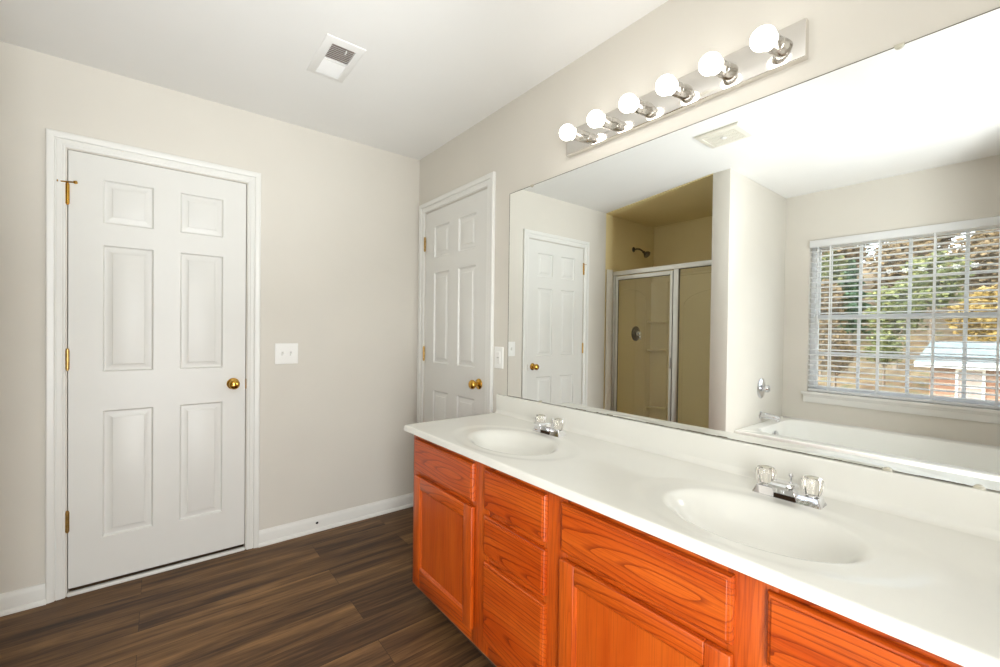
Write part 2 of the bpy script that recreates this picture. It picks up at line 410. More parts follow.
def baseboard(name, p0, p1, nrm):
    """profile swept from p0 to p1; nrm points into the room"""
    prof = [(0, 0), (.024, 0), (.024, .008), (.020, .016), (.0135, .020), (.0135, .066), (.011, .074), (.008, .080), (.006, .088), (0, .088)]
    nv = Vector((nrm[0], nrm[1], 0))
    ls = [[Vector((p[0], p[1], 0)) + nv*a + Vector((0, 0, z)) for a, z in prof] for p in (p0, p1)]
    return struct(name, loops(BM(), ls, True, True), 'white_trim', 25)
CW = .066
baseboard('baseboard_back_left', (COR, B), (D1[0]-CW, B), (0, -1))
bb = baseboard('baseboard_back', (D1[1]+CW, B), (M, B), (0, -1))
bm = BM(); cyl(bm, (.775, B-.0128, .052), (.775, B-.018, .050), .010, .005, 6); obj('nail_hole', bm, 'dark_gap', bb)
baseboard('baseboard_right', (M, D2[0]-CW), (M, 1.76), (-1, 0))
baseboard('baseboard_partition', (PEND, PY1), (PEND, PY0), (1, 0))
baseboard('baseboard_front', (.90, FRONT), (DF[1]+.07, FRONT), (0, 1))

def casing(name, a, b, top, f, fy, mat='white_trim'):
    """colonial moulding round three sides; f(u, z, depth) -> xyz"""
    prof = [(.003, 0), (.003, .0075), (.008, .0095), (.013, .0085), (.017, .0105), (.031, .0112), (.0335, .0080), (.0365, .0080), (.0385, .0145), (.050, .0175), (.059, .0185), (.064, .0170), (CW, .0130), (CW, 0)]
    ls = []
    for o, d in prof: ls.append([f(a-o, 0, d), f(a-o, top+o, d), f(b+o, top+o, d), f(b+o, 0, d)])
    vs = [[None]*len(ls) for _ in range(4)]
    bm = BM(); V = [[bm.verts.new(p) for p in l] for l in ls]
    for A, Bv in zip(V, V[1:]):
        for i in range(3): bm.faces.new((A[i], A[i+1], Bv[i+1], Bv[i]))
    for i in range(3): bm.faces.new((V[-1][i], V[-1][i+1], V[0][i+1], V[0][i]))
    bm.faces.new([v[0] for v in V]); bm.faces.new([v[3] for v in V])
    return struct(name, bm, mat, 14)
casing('trim_1', D1[0]-.004, D1[1]+.004, DTOP+.004, lambda u, z, d: (u, B-d, z), 0)
casing('trim_4', DF[0]+.062, DF[1]-.004, DTOP-.004, lambda u, z, d: (u, FRONT+d, z), 0)  # casing added round the niche of the fill light
casing('trim_2', D2[0]-.004, D2[1]+.004, DTOP+.004, lambda u, z, d: (M-d, u, z), 0)

def panel_door(name, w, f, zb, ux, label, knob_u, hinge_u, nrm, up_to_hinge=1):
    """six-panel slab; f(u, z, depth) -> xyz with depth outward; local u 0..w"""
    rt = thing(name, f(w/2, 0, 0), None, None, None, 'structure')
    H = DTOP-.0012
    zs = [(.238, .838), (1.022, 1.620), (1.722, 1.926)]
    holes = [(u0, u1, z0, z1) for u0, u1 in ux for z0, z1 in zs]
    bm = BM(); U_ = sorted({0, w}|{x for p in ux for x in p}); Z_ = sorted({zb, H}|{z for p in zs for z in p})
    fc = -.002
    cache = {}
    def v(u, z, d=fc):
        k = (round(u, 5), round(z, 5), round(d, 5))
        if k not in cache: cache[k] = bm.verts.new(f(u, z, d))
        return cache[k]
    for i in range(len(U_)-1):
        for j in range(len(Z_)-1):
            u0, u1, z0, z1 = U_[i], U_[i+1], Z_[j], Z_[j+1]
            if (u0, u1, z0, z1) in holes:
                prev = [v(u0, z0), v(u1, z0), v(u1, z1), v(u0, z1)]
                for ins, d in ((.002, -.0020), (.005, -.0085), (.009, -.0105), (.012, -.0105), (.034, -.0038), (.0352, -.0020), (.037, -.0015)):
                    cur = [v(u0+ins, z0+ins, fc+d), v(u1-ins, z0+ins, fc+d), v(u1-ins, z1-ins, fc+d), v(u0+ins, z1-ins, fc+d)]
                    for k in range(4): bm.faces.new((prev[k], prev[(k+1) % 4], cur[(k+1) % 4], cur[k]))
                    prev = cur
                bm.faces.new(prev)
            else: bm.faces.new((v(u0, z0), v(u1, z0), v(u1, z1), v(u0, z1)))
    bd = -.036
    edge = [(U_[i], zb) for i in range(len(U_))] + [(w, z) for z in Z_[1:]] + [(u, H) for u in U_[::-1][1:]] + [(0, z) for z in Z_[::-1][1:-1]]
    for k in range(len(edge)):
        a, b2 = edge[k], edge[(k+1) % len(edge)]
        bm.faces.new((v(*a), v(*b2), v(*b2, bd), v(*a, bd)))
    bm.faces.new([v(*p, bd) for p in edge])
    sl = obj('door_slab', bm, 'door_white', rt, 20)
    # knob
    N = Vector(nrm); kb = Vector(f(knob_u, .932, fc))
    bm = BM(); lathe(bm, [(.0, -.001), (.031, -.001), (.031, .003), (.028, .007), (.017, .010), (.012, .013), (.011, .026), (.014, .030), (.022, .036), (.0265, .044), (.0265, .052), (.022, .060), (.012, .065), (.0, .0662)], kb, N, 32)
    obj('door_knob', bm, 'brass', rt, 40, kb)
    return rt, sl
PX = ((.118, .308), (.416, .606))
fD1 = lambda u, z, d: (D1[0]+.0018+u*(D1[1]-D1[0]-.0036)/.714, B-d, z)
door1, slab1 = panel_door('door_1', .714, fD1, .033, PX, None, .655, 0, (0, -1, 0))
k2 = (D2[1]-D2[0])/.72
fD2 = lambda u, z, d: (M-d, D2[1]-.0018-u*(D2[1]-D2[0]-.0036)/.714, z)
door2, slab2 = panel_door('door_2', .714, fD2, .012, PX, None, .652, 0, (-1, 0, 0))
def hinge(parent, p, nrm, along, zc, stop=False):
    N = Vector(nrm); A = Vector(along); p = Vector(p)
    bm = BM(); c = p + N*.005
    for k in range(5):
        z0 = zc-.044+k*.0178; cyl(bm, c+Vector((0, 0, z0)), c+Vector((0, 0, z0+.0168)), .0075, n=14)
    cyl(bm, c+Vector((0, 0, zc-.049)), c+Vector((0, 0, zc+.051)), .0045, n=12)
    lathe(bm, [(.0, 0), (.006, 0), (.006, .003), (.003, .006), (0, .007)], c+Vector((0, 0, zc+.046)), (0, 0, 1), 14)
    if stop:
        cyl(bm, c+Vector((0, 0, zc+.052))-A*.030, c+Vector((0, 0, zc+.052))+A*.026+N*.02, .0032, n=10)
        cyl(bm, c+Vector((0, 0, zc+.052))-A*.030, c+Vector((0, 0, zc+.052))-A*.034, .0075, n=12)
        cyl(bm, c+Vector((0, 0, zc+.052))+A*.026+N*.02, c+Vector((0, 0, zc+.052))+A*.032+N*.024, .0075, n=12)
    return obj('hinge', bm, 'old_brass' if not stop else 'brass', parent, 35)
for z, st in ((1.833, True), (1.083, False), (.343, False)): hinge(door1, (D1[0], B, 0), (0, -1, 0), (1, 0, 0), z, st)
for z in (1.825, 1.075, .335): hinge(door2, (M, D2[1], 0), (-1, 0, 0), (0, -1, 0), z)
bm = box(BM(), (D1[0], B-.012, 0), (D1[1], B+.010, .017), .004)
obj('threshold', bm, 'white_trim', door1)
bm = box(BM(), (D1[1]-.001, B-.0015, .90), (D1[1]+.0035, B+.012, .955)); obj('strike_plate', bm, 'brass', door1)

# ------------------------------------------------------------------ vanity cabinet
CF = .90; CBX = .930; DX = .912       # counter front, face frame front, door front
VY1, VY0 = 1.702, -.045; ZT = .776; ZB = .086
van = thing('vanity_cabinet', ((CBX+M)/2, (VY0+VY1)/2, 0), 'orange oak bathroom vanity cabinet with paneled doors and drawers, under the white countertop', 'cabinet')
bm = box(BM(), (CBX+.021, VY0, ZB), (M-.001, VY1-.002, ZT-.16)); box(bm, (CBX+.021, VY1-.02, ZT-.16), (M-.001, VY1-.002, ZT-.0005)); box(bm, (CBX+.021, VY0, ZT-.16), (M-.001, VY0+.018, ZT-.0005))
obj('carcass', bm, 'oak_upright', van, 0)
bays = [('door', 1.232, 1.667), ('drawers', .872, 1.166), ('door', .362, .812), ('drawers', -.005, .303)]
# face frame
def pc(name, a, b, mat, parent, bev=.002): return obj(name, box(BM(), a, b, bev), mat, parent, 30)
for y0, y1 in ((VY1-.060, VY1), (1.150, 1.247), (.798, .887), (.288, .376), (VY0, .008)):
    pc('frame_stile', (CBX, y0, ZB), (CBX+.02, y1, ZT-.0005), 'oak_upright', van, .0008)
gaps = [(1.247, VY1-.060), (.887, 1.150), (.376, .798), (.008, .288)]
for (y0, y1), (kind, _, _) in zip(gaps, bays):
    zz = [(ZB, .155), (.575, .628), (.738, ZT-.0005)] if kind == 'door' else [(ZB, .155), (.408, .466), (.572, .628), (.738, ZT-.0005)]
    for z0, z1 in zz: pc('frame_rail', (CBX+.0004, y0, z0), (CBX+.02, y1, z1), 'oak_across', van, .0008)
def front(name, y0, y1, z0, z1, parent=van):
    """slab front with an eased, slightly lifted edge"""
    bm = BM(); x0 = CBX-.0006; x1 = DX
    L = []
    for ins, x in ((.0, x0), (.0, x1+.010), (.0015, x1+.0065), (.004, x1+.0042), (.008, x1+.0034), (.0086, x1+.0006), (.0096, x1)):
        L.append([(x, y0+ins, z0+ins), (x, y1-ins, z0+ins), (x, y1-ins, z1-ins), (x, y0+ins, z1-ins)])
    loops(bm, L, True, True)
    return obj(name, bm, 'oak_across', parent, 30)
def panel_front(y0, y1, z0, z1):
    s = .052; x0 = CBX-.0006; x1 = DX
    bm = box(BM(), (x1+.009, y0+s-.006, z0+s-.006), (x1+.015, y1-s+.006, z1-s+.006))
    d = obj('door', bm, 'oak_veneer', van, 0)
    for a, b2 in ((y0, y0+s), (y1-s, y1)):
        bm = BM(); box(bm, (x1, a, z0), (x0, b2, z1), .004, 3); obj('door_stile', bm, 'oak_upright', d, 30)
    for a, b2 in ((z0, z0+s), (z1-s, z1)):
        bm = BM(); box(bm, (x1+.0004, y0+s-.0005, a), (x0, y1-s+.0005, b2), .0035, 3); obj('door_rail', bm, 'oak_across', d, 30)
    # sticking bead round the panel
    bm = BM(); i0, i1, k0, k1 = y0+s, y1-s, z0+s, z1-s
    L = []
    for ins, x in ((-.001, x1+.002), (.002, x1+.003), (.006, x1+.0065), (.007, x1+.0095)):
        L.append([(x, i0+ins, k0+ins), (x, i1-ins, k0+ins), (x, i1-ins, k1-ins), (x, i0+ins, k1-ins)])
    loops(bm, L); obj('panel_bead', bm, 'oak_upright', d, 25)
for kind, y0, y1 in bays:
    if kind == 'door':
        front('false_front', y0, y1, .612, .752); panel_front(y0, y1, .140, .592)
    else:
        front('drawer_front', y0, y1, .610, .752); front('drawer_front', y0, y1, .450, .588); front('drawer_front', y0, y1, .140, .424)
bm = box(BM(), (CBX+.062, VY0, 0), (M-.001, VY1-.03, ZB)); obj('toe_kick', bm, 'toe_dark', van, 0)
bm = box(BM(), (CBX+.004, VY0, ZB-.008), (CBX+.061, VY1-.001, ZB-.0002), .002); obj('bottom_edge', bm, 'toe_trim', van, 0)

# ------------------------------------------------------------------ countertop with two moulded basins
CT = .802; CY0, CY1 = -.06, 1.745
top = thing('countertop', ((CF+M)/2, (CY0+CY1)/2, ZT), 'off-white cultured marble vanity countertop with two molded oval basins and backsplash', 'countertop')
SINKS = ((1.127, 1.258), (1.127, .400))
BA, BB = .206, .153                   # bowl half length (y) and half width (x)
RA, RB = .285, .198
def sst(t): t = max(0, min(1, t)); return t*t*(3-2*t)
def hz(x, y):
    z = CT
    for sx, sy in SINKS:
        e2 = math.hypot((x-sx)/RB, (y-sy)/RA)
        z -= .0030*(1-sst((e2-.90)/.17))
        e = math.hypot((x-sx)/BB, (y-sy)/BA)
        t = (1.06-e)/1.06
        if t > 0: z -= .108*(1-(1-t)**2.0)*sst(t/.34)
    # rounded front and left edges
    for d in (x-CF, CY1-y):
        if d < .008: z -= .008-math.sqrt(max(0, .008**2-(.008-d)**2))
    d = M-.020-x
    if d < .018: z += .018-math.sqrt(max(0, .018**2-(.018-d)**2))
    return z
xs = [CF, CF+.0012, CF+.003, CF+.0055, CF+.009]; x = CF+.014
while x < M-.0385: xs.append(x); x += .0055
xs += [M-.038+.018*math.sin(k*math.pi/2/6) for k in range(7)]
ys = []; y = CY0
while y < CY1-.011: ys.append(y); y += .0055
ys += [CY1-.008, CY1-.0055, CY1-.003, CY1-.0012, CY1]
tb = BM(); V = [[tb.verts.new((x, y, hz(x, y))) for y in ys] for x in xs]
basins = [BM(), BM()]; bv = [{}, {}]
for i in range(len(xs)-1):
    for j in range(len(ys)-1):
        cx_, cy_ = (xs[i]+xs[i+1])/2, (ys[j]+ys[j+1])/2; hit = None
        for q, (sx, sy) in enumerate(SINKS):
            if math.hypot((cx_-sx)/(BB*1.13), (cy_-sy)/(BA*1.13)) < 1: hit = q
        if hit is None: tb.faces.new((V[i][j], V[i+1][j], V[i+1][j+1], V[i][j+1]))
        else:
            vv = []
            for (a, b2) in ((i, j), (i+1, j), (i+1, j+1), (i, j+1)):
                if (a, b2) not in bv[hit]: bv[hit][(a, b2)] = basins[hit].verts.new(V[a][b2].co)
                vv.append(bv[hit][(a, b2)])
            basins[hit].faces.new(vv)
loose = [v for v in tb.verts if not v.link_faces]
for v in loose: tb.verts.remove(v)
# skirt: front, left end, right end, underside
def skirt(idx):
    up_ = idx; dn = [tb.verts.new((v.co.x, v.co.y, ZT)) for v in up_]
    for k in range(len(up_)-1): tb.faces.new((up_[k], up_[k+1], dn[k+1], dn[k]))
skirt(V[0]); skirt([r[-1] for r in V]); skirt([r[0] for r in V])
obj('top_slab', tb, 'marble_top', top, 40)
for q in (0, 1):
    o = obj('basin', basins[q], 'marble_top', top, 60)
    sx, sy = SINKS[q]
    bm = BM(); lathe(bm, [(.0, .002), (.012, .002), (.016, .004), (.021, .0045), (.0225, .002), (.0225, -.006), (0, -.006)], (sx, sy, hz(sx, sy)), (0, 0, 1), 24)
    obj('drain', bm, 'chrome', o, 40)
prof = [(M-.020, CT+.016), (M-.020, .892), (M-.0185, .8960), (M-.0155, .898), (M-.0006, .898), (M-.0006, CT-.02), (M-.0195, CT-.02)]
bm = prism(BM(), prof, 1, CY0, CY1); obj('backsplash', bm, 'marble_top', top, 30)

# ------------------------------------------------------------------ faucets
def build_faucet(cx, cy, label):
    ft = thing('faucet', (cx, cy, CT-.003), label, 'faucet', 'basin faucets'); z = CT-.0035
    bm = BM()
    def rr(w, d, z_, r=.008):
        pts = []
        for sx_, sy_, a0 in ((1, 1, 0), (-1, 1, 90), (-1, -1, 180), (1, -1, 270)):
            for k in range(5):
                a = math.radians(a0+k*22.5); pts.append((cx+sx_*(d-r)+r*math.cos(a), cy+sy_*(w-r)+r*math.sin(a), z_))
        return pts
    loops(bm, [rr(.077, .026, z, .004), rr(.077, .026, z+.003, .004), rr(.069, .0200, z+.0225, .003), rr(.068, .0190, z+.0235, .003)], True, True)
    obj('faucet_base', bm, 'chrome', ft, 20)
    # spout: broad flat-topped wedge reaching over the bowl (-x)
    bm = BM(); L = []
    for x_, z0, z1, hw in ((.020, .004, .034, .017), (.010, .004, .044, .020), (-.012, .006, .050, .023), (-.026, .012, .052, .0235), (-.050, .040, .053, .0235), (-.072, .0425, .0525, .0225), (-.078, .043, .050, .021)):
        L.append([(cx+x_, cy-hw, z+z0), (cx+x_, cy+hw, z+z0), (cx+x_, cy+hw, z+z1-.004), (cx+x_, cy+hw*.80, z+z1), (cx+x_, cy-hw*.80, z+z1), (cx+x_, cy-hw, z+z1-.004)])
    loops(bm, L, True, True)
    cyl(bm, (cx-.064, cy, z+.044), (cx-.064, cy, z+.032), .010, n=18)
    sp_ = obj('spout', bm, 'chrome', ft, 25)
    bm = box(BM(), (cx-.0285, cy-.0245, z+.003), (cx-.012, cy+.0245, z+.0205), .001); o_ = obj('spout_shade', bm, 'shaded_chrome', sp_, 25); o_['label'] = 'chrome spout front with its shade painted dark'  # box coloured dark to stand in for shade below the spout
    for s in (-1, 1):
        hy_ = cy+s*.052
        bm = BM(); n_ = 40; L = []
        for r, h in ((.0130, .026), (.0165, .028), (.0195, .040), (.0225, .056), (.0225, .064), (.0195, .070), (.0150, .0705)):
            L.append([(cx+(r*(1+.05*math.cos(10*2*math.pi*k/n_)))*math.cos(2*math.pi*k/n_), hy_+(r*(1+.05*math.cos(10*2*math.pi*k/n_)))*math.sin(2*math.pi*k/n_), z+h) for k in range(n_)])
        loops(bm, L, True, True)
        h = obj('handle', bm, 'clear_acrylic', ft, 40)
        bm = BM(); lathe(bm, [(.014, .0215), (.014, .024), (.009, .0255), (0, .0255)], (cx, hy_, z), (0, 0, 1), 20)
        obj('handle_stem', bm, 'chrome', h, 35)
        bm = BM(); lathe(bm, [(.0135, .0708), (.0135, .0722), (.011, .0732), (0, .0732)], (cx, hy_, z), (0, 0, 1), 20); obj('handle_cap', bm, 'clip_plastic', h, 35)
    bm = BM(); cyl(bm, (cx+.021, cy, z+.018), (cx+.021, cy, z+.056), .0022, n=10); lathe(bm, [(0, 0), (.005, .001), (.0055, .005), (.003, .009), (0, .0095)], (cx+.021, cy, z+.054), (0, 0, 1), 14)
    obj('lift_rod', bm, 'chrome', ft, 35)
    return ft
build_faucet(1.345, 1.262, 'chrome basin faucet with clear knobs behind the far left basin, nearer the door')
build_faucet(1.345, .400, 'chrome basin faucet with clear knobs behind the near right basin')

# ------------------------------------------------------------------ wall mirror
MY1, MY0, MZ0, MZ1 = 1.671, -.045, .8995, 1.951
mir = thing('wall_mirror', (M, (MY0+MY1)/2, MZ0), 'huge frameless plate glass wall mirror above the vanity countertop', 'mirror')
bm = box(BM(), (M-.006, MY0, MZ0), (M-.0012, MY1, MZ1)); o = obj('mirror_glass', bm, ['mirror_silver', 'mirror_edge'], mir, 0)
for p in o.data.polygons:
    if p.normal.x > -.9: p.material_index = 1
bm = BM()
for (a, b2) in (((M-.0066, MY1-.0015, MZ0), (M-.0008, MY1+.0012, MZ1)), ((M-.0066, MY0, MZ1-.0012), (M-.0008, MY1, MZ1+.001))): box(bm, a, b2)
random.seed(3); y = MY0
while y < MY1:   # worn silvering along the lower edge
    w = random.uniform(.01, .05); h = random.choice((.0018, .0022, .003, .0045)) if .55 < y < 1.2 else random.choice((.0014, .0018, .0022))
    box(bm, (M-.0064, y, MZ0), (M-.0062+.0001, min(y+w, MY1), MZ0+h)); y += w
obj('worn_edge', bm, 'mirror_edge', mir, 0)
for y, z, s in ((1.43, MZ0, 1), (.228, MZ0, 1), (.080, MZ0, 1), (1.507, MZ1, -1), (.224, MZ1, -1)):
    bm = BM(); L = []
    for x_, r in ((M-.0066, .010), (M-.0095, .010), (M-.0105, .008)):
        L.append([(x_, y+r*math.cos(math.pi*k/10), z-s*.003+s*r*1.1*math.sin(math.pi*k/10)) for k in range(11)])
    loops(bm, L, True, True); obj('mirror_clip', bm, 'clip_plastic', mir, 30)

# ------------------------------------------------------------------ vanity light bar
LY0, LY1, LZ0, LZ1 = .409, 1.276, 2.013, 2.121
lb = thing('vanity_light', (M, (LY0+LY1)/2, (LZ0+LZ1)/2), 'chrome bar vanity light with six lit globe bulbs on the wall above the mirror', 'light')
bm = BM(); xf = M-.024
L = [[(x_, a, b2) for a, b2 in ((LY0+i, LZ0+i), (LY1-i, LZ0+i), (LY1-i, LZ1-i), (LY0+i, LZ1-i))] for x_, i in ((M-.0005, 0), (xf+.004, 0), (xf+.001, .001), (xf, .004))]
loops(bm, L, True, True); obj('back_plate', bm, 'plate_chrome', lb, 25)
for y in (1.191, 1.049, .907, .765, .623, .481):
    zc = 2.062
    ax = Vector((-1, .21, 0)).normalized(); p0 = (xf, y-.0185, zc)
    bm = BM(); lathe(bm, [(.0, -.0045), (.0230, -.0045), (.0230, .012), (.0222, .014), (.0222, .030), (.0232, .031), (.0232, .034), (.0222, .035), (.0222, .058), (.0245, .062), (.0245, .065), (.0205, .065), (.0185, .056), (0, .056)], p0, ax, 28)
    obj('bulb_socket', bm, 'socket_chrome', lb, 35)
    bm = BM(); R_ = .0315; xc = .094
    pr = [(.0, .0565), (.0130, .0565), (.0135, .062), (.0165, .0655)]
    for k in range(4, 17):
        a = math.pi*k/16; pr.append((R_*math.sin(a), xc-R_*math.cos(a)))
    pr[-1] = (0, xc+R_)
    lathe(bm, pr, p0, ax, 28); obj('bulb', bm, 'bulb_glow', lb, 60)

# ------------------------------------------------------------------ switch and outlet
sw = thing('light_switch', (.597, B, 1.09), 'white double toggle light switch on the wall beside the tall door', 'switch')
bm = BM(); L = [[(x0, B-d, z0) for x0, z0 in ((.534+i, 1.030+i), (.660-i, 1.030+i), (.660-i, 1.150-i), (.534+i, 1.150-i))] for i, d in ((0, 0), (0, .003), (.002, .005), (.006, .006))]
loops(bm, L, True, True); obj('switch_plate', bm, 'plastic_white', sw, 25)
for x in (.574, .620):
    bm = BM(); box(bm, (x-.0055, B-.0075, 1.078), (x+.0055, B-.0055, 1.102), .0005); f_ = obj('toggle_slot', bm, 'plastic_grey', sw, 0)
    bm = BM(); loops(bm, [[(x-.0045, B-.006, 1.082), (x+.0045, B-.006, 1.082), (x+.0045, B-.006, 1.097), (x-.0045, B-.006, 1.097)], [(x-.0035, B-.018, 1.078), (x+.0035, B-.018, 1.078), (x+.0035, B-.018, 1.086), (x-.0035, B-.018, 1.086)]], True, True); obj('toggle', bm, 'plastic_white', sw, 20)
    for z in (1.060, 1.120):
        bm = BM(); lathe(bm, [(.003, .0055), (.003, .007), (0, .0074)], (x, B, z), (0, -1, 0), 12); obj('screw', bm, 'plastic_white', sw, 30)
ol = thing('wall_outlet', (M, 1.749, 1.095), 'white outlet plate on the narrow wall between the small door and the mirror', 'outlet')
oy0, oy1 = 1.713, 1.785
bm = BM(); L = [[(M-d, y0, z0) for y0, z0 in ((oy0+i, 1.036+i), (oy1-i, 1.036+i), (oy1-i, 1.152-i), (oy0+i, 1.152-i))] for i, d in ((0, 0), (0, .003), (.002, .005), (.006, .006))]
loops(bm, L, True, True); obj('outlet_plate', bm, 'plastic_white', ol, 25)
bm = box(BM(), (M-.0085, 1.749-.0165, 1.061), (M-.0055, 1.749+.0165, 1.127), .001); rc = obj('receptacle', bm, 'plastic_white', ol, 25)
bm = BM()
for z in (1.075, 1.110):
    for dy in (-.006, .006): box(bm, (M-.0088, 1.749+dy-.0011, z), (M-.0080, 1.749+dy+.0011, z+.009))
box(bm, (M-.0092, 1.749-.009, 1.0905), (M-.0080, 1.749+.009, 1.0975)); obj('slots', bm, 'plastic_grey', rc, 0)

# ------------------------------------------------------------------ ceiling register and exhaust fan
vt = thing('ceiling_vent', (.624, 1.904, CEIL), 'white rectangular louvered air vent on the ceiling', 'vent')
vx0, vx1, vy0, vy1 = .541, .708, 1.752, 2.052
bm = BM()
for i, (ins, d) in enumerate(((0, 0), (.003, .004), (.022, .009), (.028, .009))): pass
def rect(ins, z): return [(vx0+ins, vy0+ins, z), (vx1-ins, vy0+ins, z), (vx1-ins, vy1-ins, z), (vx0+ins, vy1-ins, z)]
loops(bm, [rect(0, CEIL), rect(0, CEIL-.003), rect(.006, CEIL-.006), rect(.030, CEIL-.011), rect(.034, CEIL-.009), rect(.034, CEIL-.0005)])
obj('vent_frame', bm, 'vent_white', vt, 25)
bm = box(BM(), (vx0+.034, vy0+.034, CEIL-.0012), (vx1-.034, vy1-.034, CEIL-.0002)); obj('vent_throat', bm, 'vent_dark', vt, 0)
bm = BM(); ym = (vy0+vy1)/2
box(bm, (vx0+.034, ym-.004, CEIL-.011), (vx1-.034, ym+.004, CEIL-.0015))
for k in range(8):
    for s in (-1, 1):
        y = ym+s*(.012+k*.0125); dz = .0065
        # two banks thrown apart: blades lean opposite ways
        p = [(y+s*.006, CEIL-.0115), (y+s*.006+.0012, CEIL-.0115), (y-s*.004+.0012, CEIL-.003), (y-s*.004, CEIL-.003)]
        prism(bm, p, 0, vx0+.034, vx1-.034)
obj('louvers', bm, 'vent_white', vt, 0)
bm = BM(); box(bm, ((vx0+vx1)/2+.010, vy0+.040, CEIL-.020), ((vx0+vx1)/2+.014, vy0+.062, CEIL-.010), .0008); obj('damper_lever', bm, 'vent_white', vt, 20)

fn = thing('exhaust_fan', (.200, 1.168, CEIL), 'cream square exhaust fan grille on the ceiling, seen in the mirror', 'fan')
fx0, fx1, fy0, fy1 = .085, .315, 1.047, 1.290
def rect(ins, z): return [(fx0+ins, fy0+ins, z), (fx1-ins, fy0+ins, z), (fx1-ins, fy1-ins, z), (fx0+ins, fy1-ins, z)]
bm = loops(BM(), [rect(0, CEIL), rect(0, CEIL-.010), rect(.006, CEIL-.016), rect(.030, CEIL-.020), rect(.034, CEIL-.018), rect(.034, CEIL-.002)]); obj('fan_frame', bm, 'fan_cream', fn, 25)
bm = box(BM(), (fx0+.034, fy0+.034, CEIL-.003), (fx1-.034, fy1-.034, CEIL-.0005)); obj('fan_throat', bm, 'vent_dark', fn, 0)
bm = BM(); k = 0; y = fy0+.036
while y < fy1-.038: box(bm, (fx0+.034, y, CEIL-.018), (fx1-.034, y+.0045, CEIL-.0035)); y += .009
for x in (fx0+.075, (fx0+fx1)/2-.002, fx1-.079): box(bm, (x, fy0+.034, CEIL-.0185), (x+.004, fy1-.034, CEIL-.0035))
obj('fan_grille', bm, 'fan_cream', fn, 0)
bm = BM(); lathe(bm, [(.0, 0), (.016, 0), (.016, .003), (.012, .005), (0, .0055)], ((fx0+fx1)/2, (fy0+fy1)/2, CEIL-.018), (0, 0, -1), 20); obj('center_cap', bm, 'vent_white', fn, 30)

# ------------------------------------------------------------------ shower
XE = -.80
sh = thing('shower_stall', ((SX-.70)/2, (PY1+B)/2, 0), 'tan fiberglass shower stall surround with molded corner shelves, behind the glass enclosure', 'shower')
bm = BM(); tk = .012; rc_ = .07
def upath(o):
    """plan of the three surround walls at offset o from the studs"""
    p = [(-.680, B-o)]; c = (SX+rc_+.0, B-rc_)
    for k in range(9):
        a = math.radians(90+k*90/8); p.append((c[0]+(rc_-o)*math.cos(a), c[1]+(rc_-o)*math.sin(a)))
    c = (SX+rc_, PY1+rc_)
    for k in range(9):
        a = math.radians(180+k*90/8); p.append((c[0]+(rc_-o)*math.cos(a), c[1]+(rc_-o)*math.sin(a)))
    p.append((-.680, PY1+o)); return p
outer, inner = upath(.0008), upath(tk)
ring = lambda pl, z: [(x, y, z) for x, y in pl]
loops(bm, [ring(outer, .05), ring(inner, .05), ring(inner, 1.850), ring(upath(tk+.005), 1.855), ring(upath(tk+.005), 1.868), ring(upath(tk), 1.872), ring(outer, 1.872)], closed=False)
obj('surround', bm, 'shower_fiberglass', sh, 40)
# moulded corner column and shelves
bm = BM(); xb = SX+tk
poly = [(xb-.006, B-.195)]+[(xb+.018*math.sin(math.pi*k/12), B-.195+.0+k*.0028) for k in range(0, 7)]+[(xb+.018, B-.06), (xb+.05, B-.016), (xb-.006, B-.010)]
prism(bm, poly, 2, .12, 1.80); obj('corner_column', bm, 'shower_fiberglass', sh, 40)
for z in (1.372, 1.060, .42):
    bm = BM(); pts = [(xb-.006, B-.014), (xb-.006, B-.200)]+[(xb+.11*math.sin(math.pi/2*k/10), B-.200+.0+.19*(1-math.cos(math.pi/2*k/10))) for k in range(0, 11)]
    prism(bm, pts, 2, z-.022, z); obj('shelf', bm, 'shower_fiberglass', sh, 30)
# embossed arches on the back and end walls
bm = BM(); P_ = []
for k in range(21):
    a = math.pi*k/20; P_.append((SX+tk-.001, 1.93-.36*math.cos(a), 1.52+.17*math.sin(a)))
tube(bm, [(P_[0][0], P_[0][1], .3)]+P_+[(P_[-1][0], P_[-1][1], .3)], .0038, 8); obj('wall_arch', bm, 'shower_fiberglass', sh, 60)
bm = BM(); P_ = []
for k in range(17):
    a = math.pi*k/16; P_.append((-1.13-.26*math.cos(a), B-tk+.001, 1.60+.10*math.sin(a)))
tube(bm, [(P_[0][0], P_[0][1], .3)]+P_+[(P_[-1][0], P_[-1][1], .3)], .0038, 8); obj('wall_arch', bm, 'shower_fiberglass', sh, 60)
# pan
bm = BM()
def prect(i, z, f=0): return [(SX+.001+i, PY1+.001+i, z), (-.70-i-f, PY1+.001+i, z), (-.70-i-f, B-.001-i, z), (SX+.001+i, B-.001-i, z)]
loops(bm, [prect(0, 0), prect(0, .11), prect(.008, .118), prect(.012, .118, .10), prect(.03, .06, .13), prect(.05, .045, .14)], True, True); obj('shower_pan', bm, 'shower_fiberglass', sh, 30)

